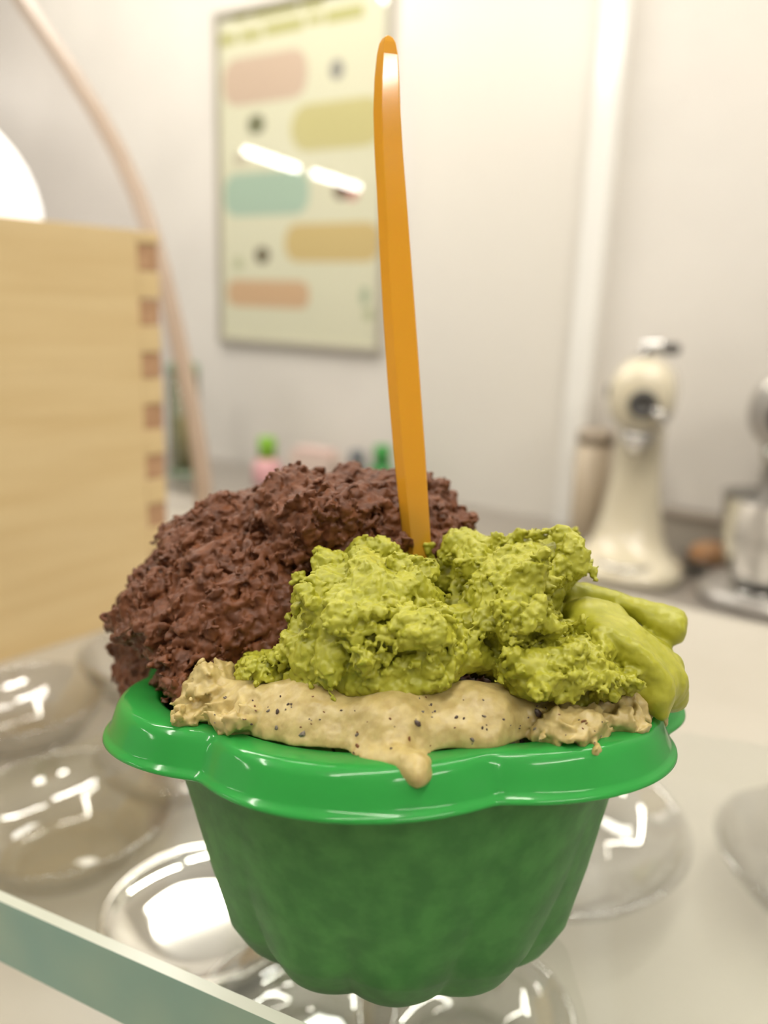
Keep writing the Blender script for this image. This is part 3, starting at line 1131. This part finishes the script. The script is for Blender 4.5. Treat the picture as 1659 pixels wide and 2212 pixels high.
def stand_mixer(p, rot, enamel, label, group, bowl=False):
    m = thing('stand_mixer', label, 'mixer', tuple(p), rot, group)
    # front towards -y
    bm_obj('base', loft_bm([(0, 0, 0.0, 0.101, 0.098, 2.6), (0, 0, 0.006, 0.105, 0.102, 2.6), (0, 0, 0.018, 0.104, 0.101, 2.6), (0, 0.008, 0.026, 0.094, 0.090, 2.5),
                              (0, 0.030, 0.040, 0.072, 0.066, 2.3), (0, 0.038, 0.065, 0.062, 0.056, 2.2), (0, 0.042, 0.10, 0.054, 0.050, 2.2), (0, 0.044, 0.15, 0.047, 0.046, 2.2),
                              (0, 0.045, 0.20, 0.043, 0.044, 2.2), (0, 0.045, 0.245, 0.041, 0.044, 2.2), (0, 0.045, 0.262, 0.043, 0.05, 2.2)], 48), enamel, m, True)
    bm_obj('bowl_clamp', lathe_bm([(0, 0), (0.054, 0), (0.055, 0.003), (0.050, 0.006), (0.044, 0.006), (0.042, 0.003), (0, 0.003)], 40, center=(0, -0.036, 0.0265)), chrome, m, True)
    # head: a long rounded body lying along y
    bm = bmesh.new()
    loft_bm([(0, 0.0, -0.115, 0.030, 0.034, 2.0), (0, 0, -0.110, 0.044, 0.050, 2.1), (0, 0, -0.090, 0.053, 0.060, 2.2), (0, 0, -0.04, 0.057, 0.066, 2.3), (0, 0, 0.04, 0.057, 0.066, 2.3),
             (0, 0, 0.10, 0.052, 0.060, 2.2), (0, 0, 0.125, 0.040, 0.046, 2.1), (0, 0, 0.132, 0.026, 0.03, 2.0)], 48, bm)
    bmesh.ops.rotate(bm, verts=bm.verts, matrix=Matrix.Rotation(R_(-90), 3, 'X'))
    bmesh.ops.translate(bm, verts=bm.verts, vec=(0, 0.02, 0.325))
    bm_obj('head', bm, enamel, m, True)
    bm = lathe_bm([(0, 0), (0.022, 0), (0.024, 0.006), (0.020, 0.014), (0.014, 0.015), (0.013, 0.010), (0, 0.010)], 32)
    bmesh.ops.rotate(bm, verts=bm.verts, matrix=Matrix.Rotation(R_(90), 3, 'X'))
    bmesh.ops.translate(bm, verts=bm.verts, vec=(0.006, -0.094, 0.318))
    bm_obj('attachment_hub', bm, dark, m, True)
    bm_obj('beater_shaft', lathe_bm([(0, 0.0), (0.012, 0), (0.014, 0.012), (0.026, 0.020), (0.028, 0.04), (0, 0.04)], 28, center=(0, -0.055, 0.228)), chrome, m, True)
    bm_obj('hub_screw', tube_bm([(0.02, -0.102, 0.312), (0.046, -0.104, 0.296)], [0.006, 0.010], 14), chrome, m, True)
    k = bm_obj('lift_handle', tube_bm([(-0.012, 0.01, 0.384), (-0.004, 0.01, 0.405), (0.016, 0.01, 0.410), (0.030, 0.01, 0.404)], [0.016, 0.015, 0.012, 0.010], 14), chrome, m, True)
    bm_obj('knob', lathe_bm([(0, 0), (0.013, 0), (0.016, 0.008), (0.013, 0.018), (0, 0.02)], 24, center=(0.036, 0.0, 0.396)), dark, k, True)
    bm_obj('speed_knob', tube_bm([(-0.052, 0.02, 0.325), (-0.066, 0.02, 0.325)], [0.010, 0.012], 16), dark, m, True)
    if bowl:
        bm_obj('mixing_bowl', lathe_bm([(0, 0.002), (0.042, 0.002), (0.060, 0.03), (0.074, 0.09), (0.078, 0.15), (0.082, 0.153), (0.075, 0.150), (0.071, 0.09), (0.057, 0.033), (0, 0.006)], 48, center=(0, -0.036, 0.032)), chrome, m, True)
    return m


p = hit(1347, 1232, ZV, BACK_Z)
stand_mixer(p, WALL_ROT + R_(12), cream, 'cream white stand mixer without a bowl on the steel counter', 'stand mixers')
p2 = hit(1658, 1240, N, p.dot(N))
p2.z = BACK_Z
stand_mixer(p2, WALL_ROT + R_(-4), silver, 'grey stand mixer with a steel bowl cut off at the picture edge', 'stand mixers', bowl=True)

# ================================================================== SMALL THINGS ON THE BACK COUNTER
def stand_at(px, py_top, d):
    """foot on the back counter, top at a pixel, d in front of the wall"""
    p = hit(px, py_top, N, WALL - d)
    return Vector((p.x, p.y, BACK_Z)), p.z - BACK_Z, (p - EYE).dot(FWD) / F_PX


# canister behind the cream mixer
p, h, s = stand_at(1290, 925, 0.07)
cn = thing('canister', 'tall beige canister half hidden behind the cream mixer', 'canister', tuple(p))
bm_obj('body', lathe_bm([(0, 0), (0.036, 0), (0.037, 0.004), (0.037, h - 0.03), (0, h - 0.03)], 36), mat('canister_beige', srgb(190, 174, 150), 0.4), cn, True)
bm_obj('lid', lathe_bm([(0.0, h - 0.0295), (0.039, h - 0.0295), (0.039, h - 0.008), (0.03, h - 0.002), (0, h)], 36), mat('lid_taupe', srgb(160, 146, 128), 0.4), cn, True)
# steel tray with wrapped bread rolls, and a dark cup
p = hit(1530, 1228, ZV, BACK_Z)
tr = thing('steel_tray', 'low steel tray between the two stand mixers', 'tray', tuple(p), WALL_ROT)
bm_obj('tray', lathe_bm([(0, 0.001), (0.042, 0.001), (0.052, 0.022), (0.055, 0.023), (0.052, 0.020), (0.043, 0.004), (0, 0.004)], 40), chrome, tr, True)
bun = bm_obj('bread_roll', loft_bm([(0, 0, 0.0045, 0.02, 0.018, 2), (0, 0, 0.012, 0.036, 0.030, 2), (0, 0, 0.028, 0.040, 0.034, 2), (0, 0, 0.042, 0.034, 0.028, 2), (0, 0, 0.050, 0.016, 0.014, 2)], 28),
             noise_color(mat('crust', srgb(196, 150, 108), 0.6), srgb(184, 134, 92), srgb(208, 166, 124), 40), None, True)
bun.location = p
tag(bun, 'brown bread roll lying in the low steel tray', 'bread')
p = hit(1588, 1262, ZV, BACK_Z)
o = bm_obj('jar', lathe_bm([(0, 0), (0.014, 0), (0.016, 0.004), (0.016, 0.034), (0.012, 0.040), (0.012, 0.046), (0, 0.046)], 24), dark, None, True)
o.location = p
tag(o, 'small dark jar in front of the grey mixer', 'jar')
p, h, s = stand_at(1500, 1108, 0.045)
mc = thing('appliance_box', 'low grey box against the wall right of the cream mixer', 'box', tuple(p), WALL_ROT)
bm_obj('body', box_bm(-0.06, 0.07, -0.03, 0.03, 0, h - 0.016, 0.004), mat('box_grey', srgb(176, 168, 156), 0.4), mc)
bm_obj('lid', box_bm(-0.062, 0.072, -0.032, 0.032, h - 0.0155, h, 0.003), mat('box_lid', srgb(138, 128, 116), 0.4), mc)


# row of packages by the wall, left
def bottle(px, ytop, wpx, cap_c, body_c, label, cap_h, d=0.14, cat='bottle'):
    p, h, s = stand_at(px, ytop, d)
    r = wpx * s / 2
    b = thing('bottle', label, cat, tuple(p), 0, 'packages by the wall')
    bm_obj('body', lathe_bm([(0, 0), (r * 0.95, 0), (r, 0.004), (r, h - cap_h - 0.018), (r * 0.8, h - cap_h - 0.006), (r * 0.55, h - cap_h), (0, h - cap_h)], 28), mat('bottle_' + cat, body_c, 0.3), b, True)
    bm_obj('cap', lathe_bm([(0, h - cap_h + 0.0003), (r * 0.62, h - cap_h + 0.0003), (r * 0.64, h - 0.006), (r * 0.5, h), (0, h)], 24), mat('cap_' + cat, cap_c, 0.35), b, True)
    return b


bottle(577, 944, 62, srgb(128, 180, 50), srgb(226, 172, 176), 'pink bottle with a bright green cap behind the chocolate gelato', 0.055)
bottle(826, 962, 58, srgb(54, 142, 62), srgb(46, 128, 58), 'dark green bottle just left of the spoon', 0.045)
bottle(772, 972, 56, srgb(112, 116, 120), srgb(120, 122, 124), 'grey bottle left of the dark green bottle', 0.03)
p, h, s = stand_at(680, 968, 0.13)
c = thing('carton', 'pale pink carton between the pink bottle and the grey bottle', 'carton', tuple(p), WALL_ROT, 'packages by the wall')
bm_obj('body', box_bm(-0.062, 0.062, -0.03, 0.03, 0, h - 0.014, 0.002), mat('carton_pink', srgb(222, 202, 190), 0.5), c)
bm_obj('flap', box_bm(-0.05, 0.05, -0.028, 0.028, h - 0.0138, h, 0.004), mat('carton_flap', srgb(214, 186, 178), 0.5), c)
# glass jar with green lid and foot, behind the box corner
p, h, s = stand_at(395, 778, 0.22)
hb = h
jr = thing('storage_jar', 'tall glass storage jar with green lid right of the wooden box', 'jar', tuple(p))
rj = 34 * s
bm_obj('glass_body', lathe_bm([(0, 0.012), (rj, 0.012), (rj, hb - 0.03), (rj * 0.97, hb - 0.03), (rj * 0.97, 0.015), (0, 0.015)], 36), glass_mat('jar_glass', (0.93, 0.95, 0.90), 0.05, edge=(0.6, 0.62, 0.52)), jr, True)
green_tint = mat('jar_green', srgb(132, 152, 126), 0.3)
bm_obj('foot', lathe_bm([(0, 0), (rj * 1.15, 0), (rj * 1.2, 0.006), (rj * 1.05, 0.0118), (0, 0.0118)], 36), green_tint, jr, True)
bm_obj('lid', lathe_bm([(0, hb - 0.0295), (rj * 1.05, hb - 0.0295), (rj * 1.1, hb - 0.015), (rj * 0.7, hb - 0.002), (0, hb)], 36), green_tint, jr, True)
fl = bm_obj('sugar_sticks', lathe_bm([(0, 0.0155), (rj * 0.5, 0.0155), (rj * 0.52, hb * 0.5), (0, hb * 0.52)], 20), noise_color(mat('stick_tan', srgb(196, 176, 128), 0.6), srgb(180, 158, 106), srgb(206, 188, 142), 60, stretch=(1, 1, 0.05)), None, True)
fl.location = p
tag(fl, 'tan sticks standing inside the tall glass storage jar', 'sticks', kind='stuff')
